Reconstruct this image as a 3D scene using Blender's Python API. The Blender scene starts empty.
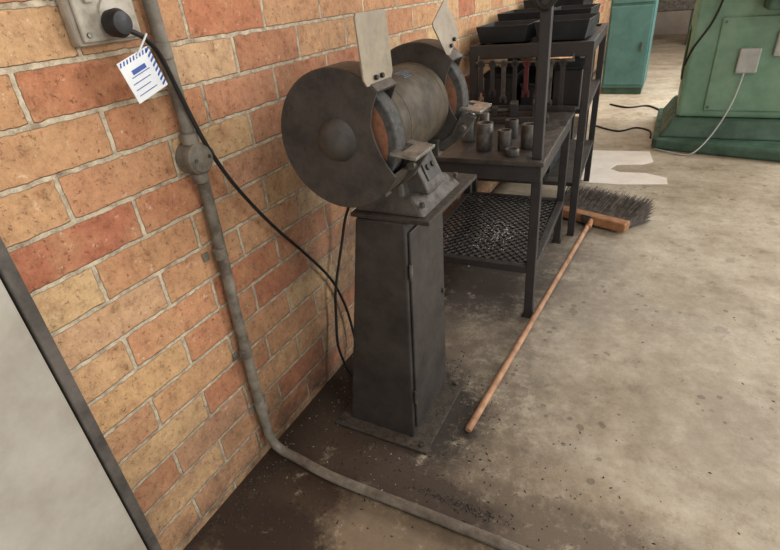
import bpy, bmesh, math, random
from mathutils import Vector, Matrix
random.seed(7)
scene=bpy.context.scene
try: scene.view_settings.view_transform='Standard'
except Exception: pass
def lin(c):
    return tuple(((v/255)/12.92 if v/255<=0.04045 else ((v/255+0.055)/1.055)**2.4) for v in c)+(1,)
# ---------------------------------------------------------------- materials
def new_mat(name):
    m=bpy.data.materials.new(name); m.use_nodes=True
    nt=m.node_tree; b=nt.nodes['Principled BSDF']; return m,nt,b
def ramp(nt,src,stops):
    r=nt.nodes.new('ShaderNodeValToRGB'); cr=r.color_ramp
    while len(cr.elements)<len(stops): cr.elements.new(.5)
    for e,(p,c) in zip(cr.elements,stops): e.position=p; e.color=c
    nt.links.new(src,r.inputs[0]); return r.outputs[0]
def mix(nt,fac,a,b,mode='MIX'):
    m=nt.nodes.new('ShaderNodeMix'); m.data_type='RGBA'; m.blend_type=mode
    for s,v in ((m.inputs[0],fac),(m.inputs[6],a),(m.inputs[7],b)):
        if isinstance(v,(int,float,tuple)): s.default_value=v
        else: nt.links.new(v,s)
    return m.outputs[2]
def math_(nt,op,a,b=0.0,c=0.0,clamp=False):
    m=nt.nodes.new('ShaderNodeMath'); m.operation=op; m.use_clamp=clamp
    for s,v in zip(m.inputs,(a,b,c)):
        if isinstance(v,(int,float)): s.default_value=v
        else: nt.links.new(v,s)
    return m.outputs[0]
def noise(nt,vec,scale,detail=4,rough=.6):
    n=nt.nodes.new('ShaderNodeTexNoise'); n.inputs['Scale'].default_value=scale
    n.inputs['Detail'].default_value=detail; n.inputs['Roughness'].default_value=rough
    if vec is not None: nt.links.new(vec,n.inputs['Vector'])
    return n.outputs['Fac']
def bump(nt,b,h,strength=.3,dist=.01):
    n=nt.nodes.new('ShaderNodeBump'); n.inputs['Strength'].default_value=strength; n.inputs['Distance'].default_value=dist
    nt.links.new(h,n.inputs['Height']); nt.links.new(n.outputs[0],b.inputs['Normal'])
def smat(name,c1,c2=None,rough=.6,metal=0.0,scale=12,bs=.15,lo=.35,hi=.65,spec=.4,dust=None):
    m,nt,b=new_mat(name)
    co=nt.nodes.new('ShaderNodeTexCoord').outputs['Object']
    if c2 is None: c2=tuple(max(0,v*.8) for v in c1)
    f=noise(nt,co,scale,6,.65)
    col=ramp(nt,f,[(lo,lin(c1)),(hi,lin(c2))])
    if dust:
        ge=nt.nodes.new('ShaderNodeNewGeometry'); sp=nt.nodes.new('ShaderNodeSeparateXYZ'); nt.links.new(ge.outputs['Normal'],sp.inputs[0])
        up=math_(nt,'MULTIPLY',math_(nt,'SUBTRACT',sp.outputs[2],.15,clamp=True),dust[1])
        d=math_(nt,'MULTIPLY',math_(nt,'ADD',up,.18),math_(nt,'MULTIPLY',math_(nt,'SUBTRACT',noise(nt,co,scale*3,8,.8),.36,clamp=True),3.6),clamp=True)
        col=mix(nt,d,col,lin(dust[0]))
    nt.links.new(col,b.inputs['Base Color'])
    nt.links.new(ramp(nt,noise(nt,co,scale*2,5),[(.3,(max(.05,rough-.12),)*3+(1,)),(.7,(min(1,rough+.15),)*3+(1,))]),b.inputs['Roughness']); b.inputs['Metallic'].default_value=metal
    b.inputs['Specular IOR Level'].default_value=spec
    if bs: bump(nt,b,noise(nt,co,scale*8,3),bs,.002)
    return m
M={}
DU=((100,88,76),.9)
M['ped']=smat('pedestal_dark_paint',(56,53,51),(33,31,30),.48,.0,9,.25,dust=((92,82,72),.5))
M['peddust']=smat('dusty_steel_plate',(62,56,51),(36,32,29),.8,0,18,.3,dust=((92,82,70),.6))
M['guard']=smat('guard_dark_cast',(70,66,62),(46,43,41),.6,.0,12,.35,dust=((94,88,80),.4))
M['rim']=smat('guard_band',(52,47,42),(68,60,50),.6,.0,14,.3,dust=DU)
M['motor']=smat('motor_taupe_paint',(80,71,58),(52,46,39),.62,.0,12,.3,spec=.25,dust=((98,87,72),.3))
M['castbase']=smat('grinder_base_grey',(80,76,71),(46,43,40),.55,.1,16,.3,dust=((118,108,96),.45))
M['wheel']=smat('abrasive_wheel',(84,83,80),(58,57,56),.9,0,40,.4)
M['label']=smat('wheel_label_orange',(150,98,70),(108,82,68),.7,0,40)
M['shield']=smat('eye_shield_plate',(152,140,120),(112,102,86),.4,.1,14,dust=((168,154,134),.3))
M['bright']=smat('bright_steel',(160,158,154),(104,102,98),.35,.7,20)
M['steel']=smat('worn_steel',(112,107,100),(58,55,52),.45,.5,20)
M['black']=smat('black_rubber',(24,24,25),(34,34,34),.5,0,20)
M['blackm']=smat('black_frame_paint',(38,36,37),(50,46,44),.5,0,14,dust=((78,71,65),.45))
M['benchtop']=smat('bench_top_greasy_steel',(46,43,42),(78,72,66),.45,.1,16)
M['mesh']=smat('expanded_mesh_steel',(54,50,47),(36,34,33),.6,.1,20)
M['tray']=smat('dark_plastic_tray',(40,44,47),(28,31,34),.45,0,12)
M['conduit']=smat('galvanised_conduit',(138,132,120),(84,76,66),.6,.0,14,dust=((92,78,66),.8))
M['outlet']=smat('outlet_grimy_plastic',(180,172,158),(124,114,100),.55,0,14)
M['tag']=smat('tag_white',(232,234,236),(214,218,222),.5,0,10,0)
M['blue']=smat('tag_blue_print',(46,74,150),(60,88,160),.5,0,10,0)
M['wood']=smat('broom_handle_wood',(176,134,102),(132,96,70),.6,0,14)
M['block']=smat('broom_block_wood',(172,122,84),(136,94,62),.6,0,14)
M['bristle']=smat('broom_bristle',(98,88,78),(56,50,46),.8,0,30)
M['card']=smat('cardboard_pale',(240,232,222),(224,214,202),.8,0,5,0)
M['green']=smat('machine_green',(128,160,136),(106,142,118),.45,0,5,.05)
M['greend']=smat('machine_dark_green',(76,104,88),(56,80,66),.5,0,6,.05)
M['teal']=smat('cabinet_teal',(84,124,120),(70,108,104),.5,0,5,.05)
M['door']=smat('door_grey_stained',(182,177,166),(152,145,133),.7,0,4,.1,dust=((156,142,122),.3))
M['frame']=smat('door_frame_grey',(100,94,88),(64,60,56),.6,.0,12)
M['swarf']=smat('metal_swarf',(72,62,54),(36,30,26),.7,.0,60,0)
M['swarfl']=smat('metal_swarf_light',(196,192,184),(140,136,130),.45,.3,60,0)
M['red']=smat('red_plastic',(96,40,36),(70,30,28),.5,0,10)
M['label2']=smat('motor_blue_mark',(96,118,142),(70,72,74),.6,0,70)
M['grey']=smat('grey_enamel',(186,188,184),(160,162,158),.5,0,8)
M['ceil']=smat('ceiling_sheet',(190,188,182),(176,174,168),.8,0,2,0)

def brick_mat():
    m,nt,b=new_mat('brick_wall'); L=nt.links.new
    co=nt.nodes.new('ShaderNodeTexCoord').outputs['Object']
    sp=nt.nodes.new('ShaderNodeSeparateXYZ'); L(co,sp.inputs[0])
    cb=nt.nodes.new('ShaderNodeCombineXYZ')
    wob=math_(nt,'MULTIPLY',math_(nt,'SUBTRACT',noise(nt,co,16,6,.7),.5),.016)
    wob2=math_(nt,'MULTIPLY',math_(nt,'SUBTRACT',noise(nt,co,21,6,.7),.5),.014)
    L(math_(nt,'ADD',math_(nt,'SUBTRACT',sp.outputs[1],.11),wob),cb.inputs[0])
    L(math_(nt,'ADD',math_(nt,'SUBTRACT',sp.outputs[2],.03),wob2),cb.inputs[1])
    br=nt.nodes.new('ShaderNodeTexBrick'); L(cb.outputs[0],br.inputs['Vector'])
    br.offset=.5; br.offset_frequency=2
    for k,v in (('Color1',(0,0,0,1)),('Color2',(1,1,1,1)),('Mortar',(.5,.5,.5,1)),('Scale',1),('Mortar Size',.0064),('Mortar Smooth',.3),('Bias',0),('Brick Width',.29),('Row Height',.1)):
        br.inputs[k].default_value=v
    col=ramp(nt,br.outputs['Color'],[(0,lin((184,122,96))),(.12,lin((214,180,136))),(.24,lin((194,130,98))),(.36,lin((216,186,142))),(.48,lin((202,148,112))),(.6,lin((184,118,92))),(.72,lin((214,176,130))),(.84,lin((190,130,104))),(.93,lin((218,190,150))),(1,lin((198,140,104)))])
    n0=noise(nt,co,7,6,.7)
    col=mix(nt,ramp(nt,n0,[(.48,(0,0,0,1)),(.66,(.55,.55,.55,1))]),col,lin((210,172,130)))
    n00=noise(nt,co,9.3,6,.7)
    col=mix(nt,ramp(nt,n00,[(.55,(0,0,0,1)),(.68,(.45,.45,.45,1))]),col,lin((172,114,92)))
    n1=noise(nt,co,24,9,.82)
    col=mix(nt,.95,col,ramp(nt,n1,[(.3,lin((140,120,108))),(.46,lin((230,226,223))),(.6,lin((255,253,250)))]),'MULTIPLY')
    sk=ramp(nt,noise(nt,co,68,5,.8),[(.36,(0.24,.18,.16,1)),(.43,(1,1,1,1))])
    col=mix(nt,.8,col,sk,'MULTIPLY')
    sk2=ramp(nt,noise(nt,co,38,4,.65),[(.63,(0,0,0,1)),(.68,(1,1,1,1))])
    col=mix(nt,math_(nt,'MULTIPLY',sk2,.4),col,lin((230,210,184)))
    mort=mix(nt,ramp(nt,noise(nt,co,24,7,.75),[(.4,(0,0,0,1)),(.66,(1,1,1,1))]),lin((212,198,172)),lin((132,114,96)))
    col=mix(nt,br.outputs['Fac'],col,mort)
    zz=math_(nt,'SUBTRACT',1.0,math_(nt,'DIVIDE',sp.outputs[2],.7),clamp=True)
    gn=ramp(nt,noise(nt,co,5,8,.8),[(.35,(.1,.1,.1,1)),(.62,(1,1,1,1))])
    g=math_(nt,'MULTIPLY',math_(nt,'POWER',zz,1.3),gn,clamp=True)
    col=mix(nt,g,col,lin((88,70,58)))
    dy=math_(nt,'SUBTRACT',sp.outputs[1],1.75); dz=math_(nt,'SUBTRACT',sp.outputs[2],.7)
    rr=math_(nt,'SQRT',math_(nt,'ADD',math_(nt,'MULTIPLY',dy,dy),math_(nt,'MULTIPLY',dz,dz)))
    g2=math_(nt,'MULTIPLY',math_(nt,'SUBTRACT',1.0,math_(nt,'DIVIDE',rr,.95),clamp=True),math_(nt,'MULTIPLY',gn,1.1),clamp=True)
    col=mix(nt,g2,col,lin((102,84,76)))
    L(col,b.inputs['Base Color']); b.inputs['Roughness'].default_value=.88; b.inputs['Specular IOR Level'].default_value=.2
    h=math_(nt,'ADD',math_(nt,'MULTIPLY',math_(nt,'SUBTRACT',1.0,br.outputs['Fac']),1.0),math_(nt,'MULTIPLY',noise(nt,co,60,5,.75),.55))
    bump(nt,b,h,1.0,.008); return m
M['brick']=brick_mat()
def floor_mat():
    m,nt,b=new_mat('concrete_floor'); L=nt.links.new
    co=nt.nodes.new('ShaderNodeTexCoord').outputs['Object']
    sp=nt.nodes.new('ShaderNodeSeparateXYZ'); L(co,sp.inputs[0]); x,y=sp.outputs[0],sp.outputs[1]
    col=ramp(nt,noise(nt,co,2.2,11,.74),[(.32,lin((140,127,108))),(.46,lin((174,162,143))),(.56,lin((188,178,160))),(.7,lin((208,198,182)))])
    col=mix(nt,.9,col,ramp(nt,noise(nt,co,13,12,.86),[(.32,lin((172,160,146))),(.47,lin((238,235,230))),(.6,lin((255,255,255)))]),'MULTIPLY')
    sc=ramp(nt,noise(nt,co,5.3,12,.85),[(.6,(0,0,0,1)),(.66,(1,1,1,1))])
    col=mix(nt,math_(nt,'MULTIPLY',sc,.3),col,lin((206,196,180)))
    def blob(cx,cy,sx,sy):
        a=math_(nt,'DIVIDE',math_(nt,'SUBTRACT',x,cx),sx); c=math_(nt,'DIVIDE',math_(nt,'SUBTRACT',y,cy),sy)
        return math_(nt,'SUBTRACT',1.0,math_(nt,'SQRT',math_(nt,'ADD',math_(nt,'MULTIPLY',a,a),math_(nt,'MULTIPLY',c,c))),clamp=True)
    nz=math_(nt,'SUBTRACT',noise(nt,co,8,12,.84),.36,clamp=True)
    for (cx,cy,sx,sy,k,c) in ((.3,.7,1.1,.8,14.,(132,112,88)),(.3,1.3,.8,.8,12.,(112,100,86)),(.95,.92,.8,.22,12.,(104,92,78)),(.4,2.5,.75,1.2,10.,(106,97,88)),(.30,2.25,.5,.45,16.,(76,69,63)),(.1,.78,.33,.40,20.,(62,48,38)),(.22,.6,.26,.14,20.,(54,43,36)),(.33,1.23,.40,.38,24.,(50,45,41)),(.06,1.7,.22,1.2,20.,(62,52,45)),(.58,.92,.34,.10,18.,(66,55,47)),(.2,1.0,.5,.13,16.,(74,62,52)),(1.15,2.2,.6,.4,5.,(140,129,113)),(1.5,1.6,.5,.5,5.,(144,133,117))):  # blob under the bench adds its painted shadow to the brown staining
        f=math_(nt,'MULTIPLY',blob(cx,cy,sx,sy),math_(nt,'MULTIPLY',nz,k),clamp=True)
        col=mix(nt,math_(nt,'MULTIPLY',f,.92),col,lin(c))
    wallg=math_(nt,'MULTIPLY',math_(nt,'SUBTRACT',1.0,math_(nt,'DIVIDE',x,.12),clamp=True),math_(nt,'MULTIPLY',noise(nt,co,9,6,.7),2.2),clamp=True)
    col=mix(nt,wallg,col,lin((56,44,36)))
    for scale,thr,k in ((6.,.42,.30),(17.,.43,.5)):
        vs=nt.nodes.new('ShaderNodeTexVoronoi'); vs.inputs['Scale'].default_value=scale; L(co,vs.inputs['Vector'])
        sm=math_(nt,'LESS_THAN',math_(nt,'ADD',vs.outputs['Distance'],math_(nt,'MULTIPLY',noise(nt,co,50,5,.7),.16)),math_(nt,'MULTIPLY',math_(nt,'SUBTRACT',noise(nt,co,2.1 if scale<10 else 3.3,4),thr-.04,clamp=True),1.3))
        col=mix(nt,math_(nt,'MULTIPLY',sm,k),col,lin((84,74,64)))
    sk=ramp(nt,noise(nt,co,48,6,.82),[(.33,(0.26,.22,.19,1)),(.39,(1,1,1,1))])
    col=mix(nt,.8,col,sk,'MULTIPLY')
    L(col,b.inputs['Base Color'])
    L(ramp(nt,noise(nt,co,3,5),[(.3,(.42,.42,.42,1)),(.7,(.74,.74,.74,1))]),b.inputs['Roughness'])
    b.inputs['Specular IOR Level'].default_value=.35
    bump(nt,b,noise(nt,co,38,8,.82),.4,.004); return m
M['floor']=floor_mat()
M['farwall']=smat('far_wall_paint',(176,164,150),(158,148,136),.8,0,3,.05)

# ---------------------------------------------------------------- geometry helpers
COL=scene.collection
def empty(name,loc=(0,0,0),rz=0):
    o=bpy.data.objects.new(name,None); o.location=loc; o.rotation_euler=(0,0,rz); COL.objects.link(o); o.empty_display_size=.1; return o
def mk(name,bm,mats,parent=None,smooth=False,bevel=0,seg=2):
    if not isinstance(mats,(list,tuple)): mats=[mats]
    me=bpy.data.meshes.new(name); bmesh.ops.recalc_face_normals(bm,faces=bm.faces[:]); bm.to_mesh(me); bm.free()
    for q in mats: me.materials.append(M[q])
    o=bpy.data.objects.new(name,me); COL.objects.link(o)
    if parent: o.parent=parent
    if smooth:
        for p in me.polygons: p.use_smooth=True
        try: me.set_sharp_from_angle(angle=math.radians(38))
        except Exception: pass
    if bevel:
        md=o.modifiers.new('b','BEVEL'); md.width=bevel; md.segments=seg; md.limit_method='ANGLE'; md.angle_limit=math.radians(40)
    return o
def bbox(bm,a,b,mi=0,mtx=None):
    vs=[Vector((x,y,z)) for z in (a[2],b[2]) for x,y in ((a[0],a[1]),(b[0],a[1]),(b[0],b[1]),(a[0],b[1]))]
    if mtx: vs=[mtx@v for v in vs]
    v=[bm.verts.new(q) for q in vs]
    for f in ((3,2,1,0),(4,5,6,7),(0,1,5,4),(1,2,6,5),(2,3,7,6),(3,0,4,7)):
        F=bm.faces.new([v[i] for i in f]); F.material_index=mi
def box(name,a,b,mat,parent=None,bevel=.003,mtx=None):
    bm=bmesh.new(); bbox(bm,a,b,0,mtx); return mk(name,bm,mat,parent,bevel=bevel)
def frustum(name,b0,b1,z0,z1,mat,parent=None,bevel=.004):
    bm=bmesh.new(); v=[]
    for (r,z) in ((b0,z0),(b1,z1)):
        for x,y in ((r[0],r[1]),(r[2],r[1]),(r[2],r[3]),(r[0],r[3])): v.append(bm.verts.new((x,y,z)))
    for f in ((3,2,1,0),(4,5,6,7),(0,1,5,4),(1,2,6,5),(2,3,7,6),(3,0,4,7)): bm.faces.new([v[i] for i in f])
    return mk(name,bm,mat,parent,bevel=bevel)
def frame_of(p,q):
    p,q=Vector(p),Vector(q); z=(q-p).normalized(); return z.to_track_quat('Z','Y').to_matrix(),(q-p).length
def lathe(name,p,q,prof,mat,parent=None,seg=40,bevel=0,mids=None):
    R,Ln=frame_of(p,q); bm=bmesh.new(); rings=[]
    for t,r in prof:
        if r<1e-6: rings.append([bm.verts.new(Vector(p)+R@Vector((0,0,t)))]); continue
        rings.append([bm.verts.new(Vector(p)+R@Vector((r*math.cos(2*math.pi*i/seg),r*math.sin(2*math.pi*i/seg),t))) for i in range(seg)])
    for k in range(len(rings)-1):
        a,b=rings[k],rings[k+1]
        for i in range(seg):
            j=(i+1)%seg
            if len(a)==1 and len(b)==1: continue
            if len(a)==1: f=bm.faces.new((a[0],b[i],b[j]))
            elif len(b)==1: f=bm.faces.new((a[i],a[j],b[0]))
            else: f=bm.faces.new((a[i],a[j],b[j],b[i]))
            if mids: f.material_index=mids[k]
    for rg,flip in ((rings[0],1),(rings[-1],0)):
        if len(rg)>1: bm.faces.new(rg[::-1] if flip else rg)
    return mk(name,bm,mat,parent,smooth=True,bevel=bevel)
def cyl(name,p,q,r,mat,parent=None,seg=32,bevel=0):
    L=(Vector(q)-Vector(p)).length
    c=min(r*.12,.003)
    return lathe(name,p,q,[(0,r-c),(c,r),(L-c,r),(L,r-c)],mat,parent,seg)
def extr(name,pts,y0,y1,mat,parent=None,axis='y',bevel=.003,smooth=False):
    bm=bmesh.new()
    def P(a,b,t): return {'y':(a,t,b),'x':(t,a,b),'z':(a,b,t)}[axis]
    A=[bm.verts.new(P(a,b,y0)) for a,b in pts]; B=[bm.verts.new(P(a,b,y1)) for a,b in pts]
    bm.faces.new(A); bm.faces.new(B[::-1]); n=len(pts)
    for i in range(n): bm.faces.new((A[i],A[(i+1)%n],B[(i+1)%n],B[i]))
    return mk(name,bm,mat,parent,bevel=bevel,smooth=smooth)
def tube(name,pts,r,mat,parent=None,seg=10,sub=8,cyc=False,smooth=True):
    P=[Vector(p) for p in pts]; out=[]
    if smooth and len(P)>2:
        for i in range(len(P)-1):
            p0=P[max(i-1,0)];p1=P[i];p2=P[i+1];p3=P[min(i+2,len(P)-1)]
            for k in range(sub):
                t=k/sub; out.append(.5*((2*p1)+(-p0+p2)*t+(2*p0-5*p1+4*p2-p3)*t*t+(-p0+3*p1-3*p2+p3)*t**3))
        out.append(P[-1])
    else: out=P
    bm=bmesh.new(); rings=[]; up=None
    for i,p in enumerate(out):
        t=(out[min(i+1,len(out)-1)]-out[max(i-1,0)]).normalized()
        if up is None:
            up=t.orthogonal().normalized()
        up=(up-t*up.dot(t)).normalized(); s=t.cross(up)
        rings.append([bm.verts.new(p+(up*math.cos(a)+s*math.sin(a))*r) for a in [2*math.pi*j/seg for j in range(seg)]])
    for a,b in zip(rings,rings[1:]):
        for j in range(seg): bm.faces.new((a[j],a[(j+1)%seg],b[(j+1)%seg],b[j]))
    bm.faces.new(rings[0][::-1]); bm.faces.new(rings[-1])
    return mk(name,bm,mat,parent,smooth=True)

# ---------------------------------------------------------------- room shell
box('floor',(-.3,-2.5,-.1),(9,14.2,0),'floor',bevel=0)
box('wall_left',(-.25,-2.5,0),(0,14,3.6),'brick',bevel=0)
box('wall_back',(-.25,14,0),(9,14.2,3.6),'farwall',bevel=0)
box('ceiling',(-.25,-2.5,3.6),(9,14.2,3.7),'ceil',bevel=0)
dr=empty('door_1')
box('door_leaf',(.001,-.62,.012),(.028,.368,2.0),'door',dr,.003)
box('door_handle_plate',(.028,-.05,.98),(.034,-.01,1.14),'bright',dr,.002)
tube('door_lever',[(.034,-.03,1.08),(.07,-.03,1.08),(.075,-.05,1.08),(.075,-.15,1.08)],.009,'bright',dr)
fr=empty('trim_1')
box('frame_jamb_near',(.001,.372,.0),(.034,.398,2.05),'frame',fr,.003)
box('frame_jamb_far',(.001,-.67,.0),(.034,-.625,2.05),'frame',fr,.003)
box('frame_head',(.001,-.67,2.05),(.034,.398,2.1),'frame',fr,.003)

# ---------------------------------------------------------------- electrical
oc=empty('power_outlet')
box('back_box',(.001,.675,1.35),(.03,.825,1.475),'outlet',oc,.008)
box('face_plate',(.030,.682,1.357),(.040,.818,1.468),'outlet',oc,.006)
lathe('socket_ring',(.040,.765,1.40),(.08,.765,1.40),[(0,.036),(.006,.036),(.008,.032),(.008,.0)],'outlet',oc)
for yy,zz in ((.695,1.37),(.695,1.455),(.805,1.455)):
    cyl('screw',(.04,yy,zz),(.044,yy,zz),.005,'steel',oc,12)
box('rocker_switch',(.040,.705,1.425),(.048,.722,1.455),'outlet',oc,.002)
cd=empty('black_electric_lead')
lathe('plug_body',(.049,.748,1.386),(.1,.748,1.386),[(0,.025),(.02,.027),(.032,.021),(.036,.0)],'black',cd)
tube('lead',[(.07,.752,1.376),(.075,.79,1.355),(.06,.83,1.315),(.05,.862,1.23),(.05,.90,1.10),(.045,.97,.96),(.03,1.10,.78),(.02,1.24,.61),(.02,1.36,.44),(.025,1.42,.28),(.03,1.44,.14),(.05,1.42,.04),(.08,1.36,.012),(.08,1.31,.02),(.04,1.31,.15),(.03,1.34,.28),(.035,1.36,.40),(.04,1.43,.55),(.06,1.47,.68),(.12,1.47,.76),(.25,1.46,.84),(.30,1.46,.88)],.0055,'black',cd)
tg=empty('inspection_tag')
ta=Matrix.Translation((.075,.742,1.325))@Matrix.Rotation(math.radians(16),4,'X')
box('tag_card',(0,-.036,-.085),(.0015,.052,0),'tag',tg,0,mtx=ta)
for k in range(8):
    bm=bmesh.new(); z=-.006-k*.010
    v=[bm.verts.new(ta@Vector((.002,a,b))) for a,b in ((.040,z),(.052,z+.006),(.052,z+.001),(.040,z-.005))]
    bm.faces.new(v); mk('tag_stripe',bm,'blue',tg)
for k in range(9):
    a=-.034+k*.009
    bm=bmesh.new(); v=[bm.verts.new(ta@Vector((.002,p,q))) for p,q in ((a,-.010),(a+.004,-.002),(a+.008,-.002),(a+.004,-.010))]
    bm.faces.new(v); mk('tag_stripe',bm,'blue',tg)
for k,(a,b,h_) in enumerate(((-.014,.024,.009),(-.021,.030,.0015),(-.026,.024,.0015),(-.026,.016,.0015),(-.026,.026,.0015))):
    box('tag_print',(.0018,a,-.024-k*.012-h_),(.0024,b,-.024-k*.012),'blue',tg,0,mtx=ta)
tube('tag_tie',[(.076,.758,1.322),(.082,.782,1.35),(.084,.792,1.362)],.002,'tag',tg)

cn=empty('electrical_conduit')
tube('pipe',[(.025,.872,3.3),(.025,.872,1.6),(.025,.875,1.25),(.025,.88,.95),(.025,.868,.6),(.025,.86,.3),(.026,.86,.15),(.035,.86,.07),(.07,.862,.032),(.13,.86,.024),(.3,.845,.02),(.6,.85,.017),(.9,.85,.017),(1.5,.845,.017),(2.4,.85,.017)],.0160,'conduit',cn,16)
lathe('junction_box',(.002,.875,1.07),(.06,.875,1.07),[(0,.04),(.045,.04),(.048,.036),(.052,.033),(.052,0)],'conduit',cn)
for dy in (-.022,.022): cyl('box_screw',(.053,.875+dy,1.07),(.057,.875+dy,1.07),.005,'steel',cn,10)
for dz in (-1,1):
    cyl('box_collar',(.027,.875,1.07+dz*.036),(.027,.875,1.07+dz*.064),.021,'conduit',cn)
cyl('box_side_spigot',(.027,.90,1.07),(.027,.93,1.07),.014,'conduit',cn)
for zz in (1.32,.80,.45,.22):
    cyl('coupling' if zz in(.8,1.32) else 'saddle',(.025,.872 if zz>.5 else .862,zz-.018),(.025,.872 if zz>.5 else .862,zz+.018),.0190,'conduit',cn)
    for s in (-1,1):
        box('saddle_lug',(.001,.868+s*.030-.010,zz-.012),(.006,.868+s*.030+.010,zz+.012),'conduit',cn,.001)

# ---------------------------------------------------------------- pedestal
pd=empty('grinder_pedestal')
box('base_plate',(.158,1.06,0.001),(.532,1.44,.014),'peddust',pd,.003)
B=(.205,1.105,.465,1.405); T=(.275,1.195,.445,1.475)
frustum('column',B,T,.014,.80,'ped',pd,.006)
def sl(x,y,z):
    t=(z-.014)/.786; X=B[2]+(T[2]-B[2])*t; y0=B[1]+(T[1]-B[1])*t; y1=B[3]+(T[3]-B[3])*t
    return (X+x,y0+(y1-y0)*y,z)
bm=bmesh.new(); v=[bm.verts.new(sl(o_,a,b)) for o_ in (.001,.009) for a,b in ((.05,.05),(.97,.05),(.97,.77),(.05,.77))]
for f in ((3,2,1,0),(4,5,6,7),(0,1,5,4),(1,2,6,5),(2,3,7,6),(3,0,4,7)): bm.faces.new([v[i] for i in f])
mk('access_door',bm,'ped',pd,bevel=.003)
for zz in (.16,.62):
    a=sl(.010,.03,zz); b=sl(.010,.03,zz+.05); cyl('hinge',a,b,.006,'steel',pd,12)
a=sl(.009,.9,.45); cyl('door_latch',a,(a[0]+.008,a[1],a[2]),.009,'ped',pd,16)
box('top_plate',(.255,1.20,.80),(.52,1.63,.814),'peddust',pd,.003)
for x,y in ((.18,1.085),(.505,1.085),(.505,1.42),(.18,1.42)):
    cyl('anchor_bolt',(x,y,.014),(x,y,.026),.010,'steel',pd,6)

# ---------------------------------------------------------------- bench grinder
g=empty('bench_grinder')
cx,cz,R=.340,1.074,.176
def pol(a,r): a=math.radians(a); return (cx+r*math.cos(a),cz+r*math.sin(a))
def wheelset(y0,y1,s,nm):
    out=y0 if s<0 else y1; inn=y1 if s<0 else y0
    a0,a1=44,333
    arc=[pol(a0+i*(a1-a0)/48,R) for i in range(49)]
    cut=[pol(-22,.150),pol(-12,.124),pol(6,.108),pol(24,.110),pol(37,.135)]
    extr(nm+'_outer_cover',arc+cut,out,out-s*.006,'guard',g,'y',.002)
    extr(nm+'_inner_cover',arc+cut,inn,inn+s*.006,'guard',g,'y',.002)
    bm=bmesh.new(); n=60; A=[a0+i*(a1-a0)/n for i in range(n+1)]
    rows=[]
    for a in A:
        p=pol(a,R+.002); q=pol(a,R-.008)
        rows.append([bm.verts.new((p[0],y0+.002,p[1])),bm.verts.new((p[0],y1-.002,p[1])),bm.verts.new((q[0],y1-.002,q[1])),bm.verts.new((q[0],y0+.002,q[1]))])
    for a,b in zip(rows,rows[1:]):
        for k in range(4): bm.faces.new((a[k],a[(k+1)%4],b[(k+1)%4],b[k]))
    bm.faces.new(rows[0]); bm.faces.new(rows[-1][::-1]); mk(nm+'_guard_band',bm,'rim',g,smooth=True)
    if s<0: lathe(nm+'_hub_cap',(cx-.0,out+.001,cz+.005),(cx-.0,out-.05,cz+.005),[(0,.056),(.006,.052),(.02,.046),(.032,.032),(.038,.014),(.040,0)],'guard',g)
    else: lathe(nm+'_hub_cap',(cx,out-.001,cz),(cx,out+.05,cz),[(0,.052),(.006,.048),(.02,.043),(.032,.03),(.038,.014),(.040,0)],'guard',g)
    for a in (100,150,200,250,300):
        p=pol(a,R-.018); cyl(nm+'_cover_screw',(p[0],out,p[1]),(p[0],out+s*.004,p[1]),.005,'guard',g,8)
    m0=(y0+y1)/2
    lathe(nm+'_abrasive_wheel',(cx,m0-.026,cz),(cx,m0+.026,cz),[(0,.04),(0,.105),(0.0,.150),(.003,.153),(.049,.153),(.052,.150),(.052,.04)],['wheel'],g,64)
    for yy in (m0-.0275,m0+.0275):
        lathe(nm+'_wheel_label',(cx,yy,cz),(cx,yy+.001*(-1 if yy<m0 else 1),cz),[(0,.06),(0,.132),(.0006,.132),(.0006,.06)],'label',g,64)
        lathe(nm+'_wheel_flange',(cx,yy,cz),(cx,yy+.01*(-1 if yy<m0 else 1),cz),[(0,.062),(.006,.058),(.008,.03),(.008,0)],'steel',g,48)
wheelset(1.060,1.165,-1,'near')
wheelset(1.545,1.645,1,'far')
lathe('motor_body',(cx,1.165,cz),(cx,1.545,cz),[(0,.06),(0.004,.085),(.012,.098),(.018,.115),(.024,.122),(.035,.126),(.345,.126),(.356,.122),(.362,.115),(.368,.09),(.376,.075),(.38,.06)],'motor',g,56)
for yy in (1.235,1.478):
    lathe('motor_end_ring',(cx,yy,cz),(cx,yy+.010,cz),[(0,.1255),(.002,.1272),(.008,.1272),(.010,.1255)],'motor',g,56)
bm=bmesh.new()
for k in range(5):
    a0=math.radians(58+k*3.2); a1=math.radians(58+k*3.2+1.8)
    y0=1.34+random.uniform(-.015,.015); y1=1.39+random.uniform(-.015,.02); r=.1268
    bm.faces.new([bm.verts.new((cx+r*math.cos(a),y,cz+r*math.sin(a))) for a,y in ((a0,y0),(a0,y1),(a1,y1),(a1,y0))])
mk('motor_paint_mark',bm,'label2',g)
frustum('base_neck',(.262,1.24,.425,1.49),(.285,1.27,.395,1.46),.85,.99,'castbase',g,.012)
frustum('base_foot',(.262,1.215,.50,1.53),(.262,1.24,.455,1.49),.815,.865,'castbase',g,.01)
extr('switch_housing',[(.40,.86),(.485,.86),(.482,.875),(.43,.985),(.40,.985)],1.285,1.42,'castbase',g,'y',.006)
sm=Matrix.Translation((.4585,1.352,.928))@Matrix.Rotation(math.radians(65.5),4,'Y')
box('switch_plate',(-.038,-.04,.0),(.038,.04,.004),'guard',g,.002,mtx=sm)
for dy,mm in ((-.018,'black'),(.018,'black')):
    c0=sm@Vector((0,dy,.004)); c1=sm@Vector((0,dy,.010)); cyl('switch_button',c0,c1,.009,mm,g,16)
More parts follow.
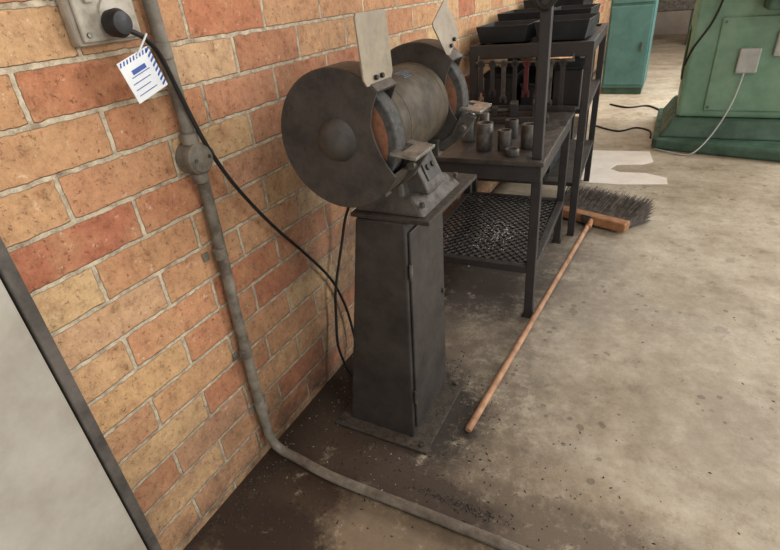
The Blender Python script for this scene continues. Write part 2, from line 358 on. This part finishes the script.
for x in (.275,.485):
    for y in (1.235,1.51): cyl('foot_bolt',(x,y,.85 if x<.3 else .842),(x,y,.868 if x<.3 else .856),.009,'steel',g,6)
for yc in (1.112,1.595):
    s=-1 if yc<1.3 else 1
    rm=Matrix.Translation((.525,yc,1.045))@Matrix.Rotation(math.radians(8),4,'Y')
    ep=[(-.035,-.06),(.035,-.06),(.035,.06),(-.035,.06),(-.035,.032),(-.012,.032),(-.012,-.032),(-.035,-.032)]
    bm=bmesh.new(); A=[bm.verts.new(rm@Vector((a,b,0))) for a,b in ep]; Bv=[bm.verts.new(rm@Vector((a,b,.009))) for a,b in ep]
    bm.faces.new(A); bm.faces.new(Bv[::-1])
    for i in range(8): bm.faces.new((A[i],A[(i+1)%8],Bv[(i+1)%8],Bv[i]))
    mk('tool_rest_table',bm,'bright',g,bevel=.0015)
    yb=yc-s*.05
    extr('tool_rest_arm',[(.40,.93),(.43,.915),(.50,.965),(.545,1.03),(.52,1.042),(.49,1.03),(.46,.975)],yb-.009,yb+.009,'castbase',g,'y',.003)
    cyl('tool_rest_knob',(.505,yb-.03,1.0),(.505,yb+.03,1.0),.012,'steel',g,12)
    box('arm_bracket',(.37,yb-.02,.90),(.42,yb+.02,.955),'castbase',g,.004)
def shield(y0,y1,z0,z1,x,lean,nm):
    mtx=Matrix.Translation((x,(y0+y1)/2,z0))@Matrix.Rotation(math.radians(lean[0]),4,'X')@Matrix.Rotation(math.radians(lean[1]),4,'Y')
    w=(y1-y0)/2; bm=bmesh.new(); pts=[(-w+.012,0),(w-.012,0),(w,.015),(w,z1-z0-.008),(w-.008,z1-z0),(-w+.008,z1-z0),(-w,z1-z0-.008),(-w,.015)]
    A=[bm.verts.new(mtx@Vector((0,a,b))) for a,b in pts]; Bv=[bm.verts.new(mtx@Vector((.004,a,b))) for a,b in pts]
    bm.faces.new(A[::-1]); bm.faces.new(Bv)
    for i in range(8): bm.faces.new((A[i],A[(i+1)%8],Bv[(i+1)%8],Bv[i]))
    mk(nm,bm,'shield',g)
    for d in (-.02,.01):
        c=mtx@Vector((.004,d,.014)); cyl('shield_bolt',c,mtx@Vector((.012,d,.014)),.006,'black',g,8)
    c=mtx@Vector((-.004,0,.01))
    tube('shield_bracket',[c,c+Vector((-.006,0,-.02)),c+Vector((-.03,0,-.045)),(cx+.10,(y0+y1)/2,cz+.14)],.007,'steel',g,8,4)
shield(1.035,1.180,1.210,1.362,.447,(0,-3),'near_eye_shield')
shield(1.54,1.66,1.232,1.35,.45,(30,-12),'far_eye_shield')

# ---------------------------------------------------------------- steel bench
bo=Vector((.36,2.41,0)); brz=math.radians(2)
wb=empty('steel_workbench',bo,brz)
hx,hy=.295,.43
for i,(sx,sy) in enumerate(((-1,-1),(1,-1),(1,1),(-1,1))):
    x=sx*(hx-.02); y=sy*(hy-.02)
    box('leg_%d'%(i+1),(x-.02,y-.02,.0),(x+.02,y+.02,.70),'blackm',wb,.004)
    box('leg_foot_%d'%(i+1),(x-.026,y-.026,0),(x+.026,y+.026,.006),'blackm',wb,.001)
box('top_sheet',(-hx-.01,-hy-.03,.742),(hx+.01,hy,.762),'benchtop',wb,.003)
box('top_apron_front',(-hx,-hy-.02,.675),(hx,-hy,.742),'blackm',wb,.003)
box('top_apron_back',(-hx,hy-.02,.675),(hx,hy,.742),'blackm',wb,.003)
box('top_apron_left',(-hx,-hy,.675),(-hx+.02,hy-.02,.742),'blackm',wb,.003)
box('top_apron_right',(hx-.02,-hy,.675),(hx,hy-.02,.742),'blackm',wb,.003)
box('top_lip_back',(-hx-.01,hy-.008,.762),(hx+.01,hy,.79),'blackm',wb,.002)
for nm,a,b in (('shelf_rail_front',(-hx+.04,-hy,.235),(hx-.04,-hy+.035,.27)),('shelf_rail_back',(-hx+.04,hy-.035,.235),(hx-.04,hy,.27)),('shelf_rail_left',(-hx,-hy+.04,.235),(-hx+.035,hy-.04,.27)),('shelf_rail_right',(hx-.035,-hy+.04,.235),(hx,hy-.04,.27))):
    box(nm,a,b,'blackm',wb,.003)
bm=bmesh.new(); n1,n2=28,36; W=2*(hx-.02); Dp=2*(hy-.02)
vd={}
def gv(i,j):
    if (i,j) not in vd: vd[(i,j)]=bm.verts.new((-hx+.02+W*i/n1,-hy+.02+Dp*j/n2,.262))
    return vd[(i,j)]
for i in range(1,n1):
    for j in range(1,n2):
        if (i+j)%2: bm.faces.new((gv(i-1,j),gv(i,j-1),gv(i+1,j),gv(i,j+1)))
o=mk('mesh_shelf',bm,'mesh',wb); md=o.modifiers.new('w','WIREFRAME'); md.thickness=.012; md.use_replace=True; md.use_even_offset=False
box('upright_post',(hx-.045,-hy+.005,.762),(hx-.005,-hy+.045,1.75),'blackm',wb,.004)
box('upright_arm',(hx-.3,-hy+.01,1.70),(hx-.045,-hy+.04,1.74),'blackm',wb,.004)
tube('post_hook',[(hx-.045,-hy+.03,1.45),(hx-.07,-hy+.03,1.42),(hx-.075,-hy+.02,1.36),(hx-.05,-hy+.0,1.31),(hx-.02,-hy-.01,1.30),(hx+.01,-hy-.01,1.33)],.009,'black',wb)

ztop=.763
def cup(name,x,y,r,hh,mat,hole=True):
    prof=[(0,r*.96),(.004,r),(hh-.003,r),(hh,r*.95)]
    if hole: prof+=[(hh,r*.68),(hh-.02,r*.62),(hh-.02,0)]
    return lathe(name,(x,y,ztop),(x,y,ztop+hh),prof,mat,None,32)
cup('steel_bushing',.40,2.09,.036,.115,'steel')
cup('steel_bushing',.485,2.10,.030,.085,'steel')
cup('steel_bushing',.575,2.15,.034,.10,'steel')
cup('steel_spacer_ring',.535,2.03,.030,.028,'steel')
cup('steel_bar_stub',.28,2.22,.034,.17,'bright',False)
cup('steel_bar_stub',.35,2.24,.022,.12,'steel',False)
cup('steel_bushing',.46,2.30,.03,.08,'blackm')
vi=empty('machine_vice',(.42,2.60,ztop),math.radians(12))
box('vice_bed',(-.14,-.05,0),(.14,.05,.03),'blackm',vi,.004)
box('fixed_jaw',(.06,-.05,.03),(.10,.05,.10),'blackm',vi,.004)
box('moving_jaw',(-.05,-.045,.031),(-.01,.045,.095),'blackm',vi,.004)
box('screw_block',(-.14,-.03,.03),(-.11,.03,.075),'blackm',vi,.004)
cyl('vice_screw',(-.19,0,.055),(-.05,0,.055),.011,'steel',vi,16)
cyl('vice_handle',(-.185,-.06,.055),(-.185,.06,.055),.006,'steel',vi,12)
tc=empty('toolmakers_clamp',(.20,2.46,ztop),.3)
box('clamp_jaw_a',(-.07,-.015,0),(.07,.015,.03),'steel',tc,.003)
box('clamp_jaw_b',(-.07,-.015,.05),(.07,.015,.08),'steel',tc,.003)
cyl('clamp_screw_a',(-.02,0,.03),(-.02,0,.13),.007,'steel',tc,12)
cyl('clamp_screw_b',(.045,0,.03),(.045,0,.12),.007,'steel',tc,12)

# ---------------------------------------------------------------- rear racks
def rack(loc,rz,hx,hy,zt,shelves,nm='tool_rack_stand'):
    e=empty(nm,loc,rz)
    for i,(sx,sy) in enumerate(((-1,-1),(1,-1),(1,1),(-1,1))):
        x=sx*(hx-.02); y=sy*(hy-.02)
        box('leg_%d'%(i+1),(x-.02,y-.02,0),(x+.02,y+.02,zt-.06),'blackm',e,.004)
    box('top_rail_front',(-hx,-hy,zt-.07),(hx,-hy+.035,zt),'blackm',e,.004)
    box('top_rail_back',(-hx,hy-.035,zt-.07),(hx,hy,zt),'blackm',e,.004)
    box('top_rail_left',(-hx,-hy+.035,zt-.06),(-hx+.035,hy-.035,zt),'blackm',e,.004)
    box('top_rail_right',(hx-.035,-hy+.035,zt-.06),(hx,hy-.035,zt),'blackm',e,.004)
    box('top_sheet',(-hx+.035,-hy+.035,zt-.03),(hx-.035,hy-.035,zt-.015),'benchtop',e,.001)
    for z in shelves: box('shelf',(-hx+.02,-hy+.045,z),(hx-.005,hy-.045,z+.025),'benchtop',e,.003)
    return e
r1=rack((.350,3.42,0),math.radians(3),.325,.51,1.09,(.30,.72))
r2=rack((.245,4.45,0),0,.235,.42,1.10,(.25,.6))
box('rack_side_panel',(.20,-.40,.62),(.232,.40,1.03),'blackm',r2,.003)
def tray(name,x0,y0,x1,y1,z,hh,t=.006,mat='tray'):
    e=empty(name)
    bm=bmesh.new(); fl=.02
    bo_=[(x0+fl,y0+fl),(x1-fl,y0+fl),(x1-fl,y1-fl),(x0+fl,y1-fl)]; to=[(x0,y0),(x1,y0),(x1,y1),(x0,y1)]
    ti=[(x0+t,y0+t),(x1-t,y0+t),(x1-t,y1-t),(x0+t,y1-t)]; bi=[(x0+fl+t,y0+fl+t),(x1-fl-t,y0+fl+t),(x1-fl-t,y1-fl-t),(x0+fl+t,y1-fl-t)]
    L=[[bm.verts.new((a,b,zz)) for a,b in ring] for ring,zz in ((bo_,z),(to,z+hh),(ti,z+hh),(bi,z+t))]
    bm.faces.new(L[0][::-1]); bm.faces.new(L[3])
    for A,Bq in zip(L,L[1:]):
        for i in range(4): bm.faces.new((A[i],A[(i+1)%4],Bq[(i+1)%4],Bq[i]))
    mk('tray_shell',bm,mat,e,bevel=.002)
    return e
tray('storage_tray',.06,2.98,.35,3.32,1.092,.085)
tray('storage_tray',.38,2.98,.66,3.38,1.092,.095)
tray('storage_tray',.05,3.42,.33,3.80,1.092,.12)
tray('storage_tray',.35,3.45,.60,3.85,1.092,.12)
tray('storage_tray',.04,4.1,.46,4.6,1.102,.15)
yl=-.535
cyl('hanging_rod',(-.28,yl,1.005),(.24,yl,1.005),.006,'steel',r1,10)
for x in (-.27,.23): cyl('rod_hook',(x,yl,1.005),(x,-.505,1.04),.005,'steel',r1,8)
for k in range(8):
    x=-.25+k*.062; Ls=random.uniform(.14,.24); z=1.005
    mm=('blackm','blackm','steel','blackm','red','blackm','steel','blackm')[k]
    box('spanner_shank',(x-.012,yl-.004,z-Ls),(x+.012,yl+.004,z-.018),mm,r1,.002)
    lathe('spanner_ring',(x,yl-.006,z-.008),(x,yl+.006,z-.008),[(0,.010),(0,.02),(.012,.02),(.012,.010),(0,.010)],mm,r1,20)
    extr('spanner_jaw',[(x-.02,z-Ls-.03),(x-.02,z-Ls),(x-.01,z-Ls+.012),(x+.01,z-Ls+.012),(x+.02,z-Ls),(x+.02,z-Ls-.03),(x+.008,z-Ls-.03),(x+.008,z-Ls-.01),(x-.008,z-Ls-.01),(x-.008,z-Ls-.03)],yl-.005,yl+.005,mm,r1,'y',.001)
bx=empty('parts_bin'); box('bin_body',(.14,3.1,.327),(.5,3.6,.50),'tray',bx,.006); box('bin_lid_rim',(.13,3.09,.50),(.51,3.61,.52),'tray',bx,.004)
for k,(x0,x1,y0,y1,h_) in enumerate(((-.27,-.08,-.40,-.15,.16),(-.05,.10,-.42,-.2,.11),(.12,.27,-.38,-.1,.19),(-.2,.2,.0,.3,.14))):
    box('shelf_box_body',(x0,y0,.747),(x1,y1,.747+h_),'tray' if k%2 else 'blackm',r1,.006)
    box('shelf_box_lid',(x0-.006,y0-.006,.747+h_),(x1+.006,y1+.006,.747+h_+.02),'tray',r1,.004)

# ---------------------------------------------------------------- broom
br=empty('push_broom')
A=Vector((.63,1.22,.016)); Bp=Vector((.775,3.08,.05))
tube('handle',[A,A.lerp(Bp,.5),Bp],.0135,'wood',br,14)
lathe('handle_tip',A,A+(A-Bp).normalized()*.02,[(0,.0135),(.010,.011),(.014,0)],'wood',br,14)
hm=Matrix.Translation((.76,3.13,.048))@Matrix.Rotation(math.radians(-19),4,'Z')
box('head_block',(-.24,-.04,-.03),(.24,.035,.028),'block',br,.01,mtx=hm)
box('socket_plate',(-.035,-.047,-.02),(.035,-.04,.03),'steel',br,.002,mtx=hm)
cyl('handle_socket',Bp-Vector((.0,.10,.002)),Bp,.017,'block',br,16)
bm=bmesh.new()
for i in range(4600):
    x=random.uniform(-.235,.235); z=random.uniform(-.022,.024)
    p=hm@Vector((x,.033,z)); L_=random.uniform(.19,.235)
    dz=random.uniform(-.02,.06)+z*1.4; dx=x*.16+random.uniform(-.02,.02)
    q=hm@Vector((x+dx,.033+L_,z+dz)); q.z=max(q.z,.004)
    w=.0024; s=Vector((w,0,0)); u=Vector((0,0,w))
    a=[bm.verts.new(p+s),bm.verts.new(p-s*.5+u),bm.verts.new(p-s*.5-u)]
    e_=[bm.verts.new(q+s*.5),bm.verts.new(q-s*.25+u*.5),bm.verts.new(q-s*.25-u*.5)]
    for k in range(3): bm.faces.new((a[k],a[(k+1)%3],e_[(k+1)%3],e_[k]))
    bm.faces.new(e_)
mk('bristles',bm,'bristle',br)

extr('cardboard_sheet',[(.495,4.72),(1.02,4.78),(1.06,4.50),(.98,4.40),(.80,4.36),(.76,4.25),(.84,4.18),(1.02,4.20),(1.17,4.12),(1.18,3.98),(.86,3.90),(.60,3.89),(.50,4.3)],.001,.005,'card',None,'z',0)

# ---------------------------------------------------------------- milling machine
mm=empty('milling_machine')
extr('base_casting',[(1.02,4.90),(1.06,4.86),(2.2,4.60),(2.3,4.66),(2.3,6.1),(1.02,6.1)],0,.09,'greend',mm,'z',.02)
frustum('base_skirt',(1.06,4.93,2.26,6.05),(1.15,5.02,2.2,6.0),.09,.24,'greend',mm,.02)
box('column_body',(1.17,5.04,.24),(2.15,5.95,2.1),'green',mm,.03)
box('front_cover',(1.36,5.02,.30),(2.08,5.045,1.0),'green',mm,.01)
for xx,zz in ((1.39,.33),(1.39,.97),(2.05,.33),(2.05,.97)): cyl('cover_screw',(xx,5.02,zz),(xx,5.012,zz),.010,'steel',mm,10)
box('side_vent',(1.155,5.3,.5),(1.17,5.7,.9),'greend',mm,.005)
box('junction_box',(1.52,4.97,.60),(1.66,5.02,.78),'grey',mm,.01)
box('isolator_switch',(1.74,4.97,.72),(1.86,5.02,.9),'grey',mm,.01)
tube('supply_cable',[(1.58,4.98,.60),(1.54,4.90,.38),(1.45,4.82,.16),(1.33,4.72,.02),(1.2,4.75,.012),(1.05,4.84,.012)],.006,'grey',mm)
tube('control_cable',[(1.30,5.03,1.6),(1.34,4.97,1.25),(1.30,4.96,1.0),(1.20,4.97,.8),(1.16,5.03,.66)],.009,'black',mm)
box('knee_slide',(1.6,4.75,1.05),(1.95,5.04,1.5),'greend',mm,.02)
box('work_table',(1.2,4.6,1.5),(2.5,4.95,1.6),'steel',mm,.01)
cyl('hand_wheel_shaft',(1.78,4.6,1.25),(1.78,4.75,1.25),.02,'bright',mm,16)
lathe('hand_wheel',(1.78,4.6,1.25),(1.78,4.57,1.25),[(0,.1),(0,.12),(.02,.12),(.02,.1),(0,.1)],'bright',mm,32)

tcb=empty('tool_cabinet')
box('carcass',(.31,7.22,.08),(.80,7.80,1.9),'teal',tcb,.01)
box('plinth',(.33,7.25,0),(.78,7.78,.08),'greend',tcb,.004)
for k,(z0,z1) in enumerate(((.12,1.0),(1.03,1.86))):
    box('door_panel_%d'%(k+1),(.33,7.205,z0),(.78,7.22,z1),'teal',tcb,.006)
    box('handle_%d'%(k+1),(.70,7.185,(z0+z1)/2-.05),(.72,7.205,(z0+z1)/2+.05),'steel',tcb,.003)
lc=empty('lathe_machine',(.75,12.2,0))
box('bed_plinth_left',(-.6,-.3,0),(-.2,.3,.6),'greend',lc,.02); box('bed_plinth_right',(.5,-.3,0),(.8,.3,.6),'greend',lc,.02)
box('bed',(-.6,-.25,.6),(.8,.25,.8),'steel',lc,.02); box('headstock',(-.6,-.25,.8),(-.15,.25,1.25),'green',lc,.03)
cyl('chuck',(-.15,0,1.0),(-.03,0,1.0),.13,'steel',lc,32); box('tailstock',(.5,-.1,.8),(.75,.1,1.1),'green',lc,.02)
cab=empty('extension_cable')
tube('cable',[(.50,6.6,.01),(.7,6.45,.01),(.9,6.55,.01),(1.05,6.3,.01),(1.1,6.15,.01)],.010,'black',cab)
tube('cable_loop',[(.45,5.6,.01),(.7,5.4,.01),(.85,5.55,.01),(.98,5.45,.01),(1.0,5.2,.01)],.008,'black',cab)

# ---------------------------------------------------------------- debris
def debris(name,gens,mat,size=(.002,.0055),parent=None):
    bm=bmesh.new()
    for (n,fn) in gens:
        for _ in range(n):
            x,y,z=fn(); s=random.uniform(*size); a=random.uniform(0,6.28); st=random.uniform(.4,1.8)
            c,d=math.cos(a)*s*st,math.sin(a)*s*st; e,f_=-math.sin(a)*s*.6,math.cos(a)*s*.6
            v=[bm.verts.new((x+c+0,y+d,z+.001)),bm.verts.new((x+e,y+f_,z+.001)),bm.verts.new((x-c,y-d,z+.001)),bm.verts.new((x-e,y-f_,z+.001))]
            t_=bm.verts.new((x,y,z+s*.6))
            for k in range(4): bm.faces.new((v[k],v[(k+1)%4],t_))
            bm.faces.new(v[::-1])
    return mk(name,bm,mat,parent)
G=random.gauss
def near_ped():
    while True:
        x,y=G(.35,.17),G(1.22,.18)
        if x>.02 and not (.15<x<.54 and 1.05<y<1.45): return x,y,0
debris('floor_swarf',[(450,near_ped),(520,lambda:(abs(G(0,.05))+.01,random.uniform(.45,2.5),0)),(120,lambda:(random.uniform(.05,2.0),random.uniform(.6,3.5),0)),(220,lambda:(G(.70,.08),G(.93,.010),0)),(90,lambda:(G(1.0,.2),G(1.1,.2),0)),(320,lambda:(abs(G(.13,.12))+.01,G(.78,.12),0))],'swarf')
debris('light_swarf',[(90,near_ped),(60,lambda:(abs(G(0,.06))+.01,random.uniform(.6,1.5),0))],'swarfl',(.0015,.0035))
debris('shelf_swarf',[(260,lambda:(G(.04,.06),G(-.13,.09),.274))],'swarfl',(.003,.006),wb)
debris('plate_swarf',[(160,lambda:(random.uniform(.17,.52),random.choice((random.uniform(1.07,1.10),random.uniform(1.41,1.43))),.014)),(120,lambda:(random.uniform(.475,.525),random.uniform(1.08,1.42),.014))],'swarf',(.002,.004),pd)

# ---------------------------------------------------------------- light
w=bpy.data.worlds.new('World'); scene.world=w; w.use_nodes=True
bg=w.node_tree.nodes['Background']; bg.inputs[0].default_value=(1.0,.985,.96,1); bg.inputs[1].default_value=1.1
def area(name,loc,target,sx,sy,pw,col=(1,1,1)):
    l=bpy.data.lights.new(name,'AREA'); l.shape='RECTANGLE'; l.size=sx; l.size_y=sy; l.energy=pw; l.color=col
    o=bpy.data.objects.new(name,l); o.location=loc; o.rotation_euler=(Vector(target)-Vector(loc)).to_track_quat('-Z','Y').to_euler(); COL.objects.link(o)
area('doorway_daylight',(6.5,5.5,2.5),(0.3,2,0.3),3,2.2,330,(1,.985,.96))
area('far_fill_lamp',(1.9,6.5,3.5),(1.6,6.2,0),2.2,4,300,(1,.99,.97))  # unseen fill lamp, added to brighten the far floor
area('overhead_fill_lamp',(2.4,.6,3.5),(1.4,1.4,0),1.2,2.4,75,(1,.99,.97))  # unseen fill lamp, added because the ceiling blocks the sky light

# ---------------------------------------------------------------- camera
cam=bpy.data.cameras.new('camera'); cam.sensor_width=36; cam.lens=500/780*36; cam.clip_start=.02
co=bpy.data.objects.new('camera',cam); COL.objects.link(co)
r=Vector((.8878,.4528,-.0821)).normalized(); fw=Vector((-.4307,.7550,-.4945)).normalized()
r=(r-fw*r.dot(fw)).normalized(); up=r.cross(fw)
co.matrix_world=Matrix(((r.x,up.x,-fw.x,1.0606),(r.y,up.y,-fw.y,0),(r.z,up.z,-fw.z,1.4),(0,0,0,1)))
scene.camera=co
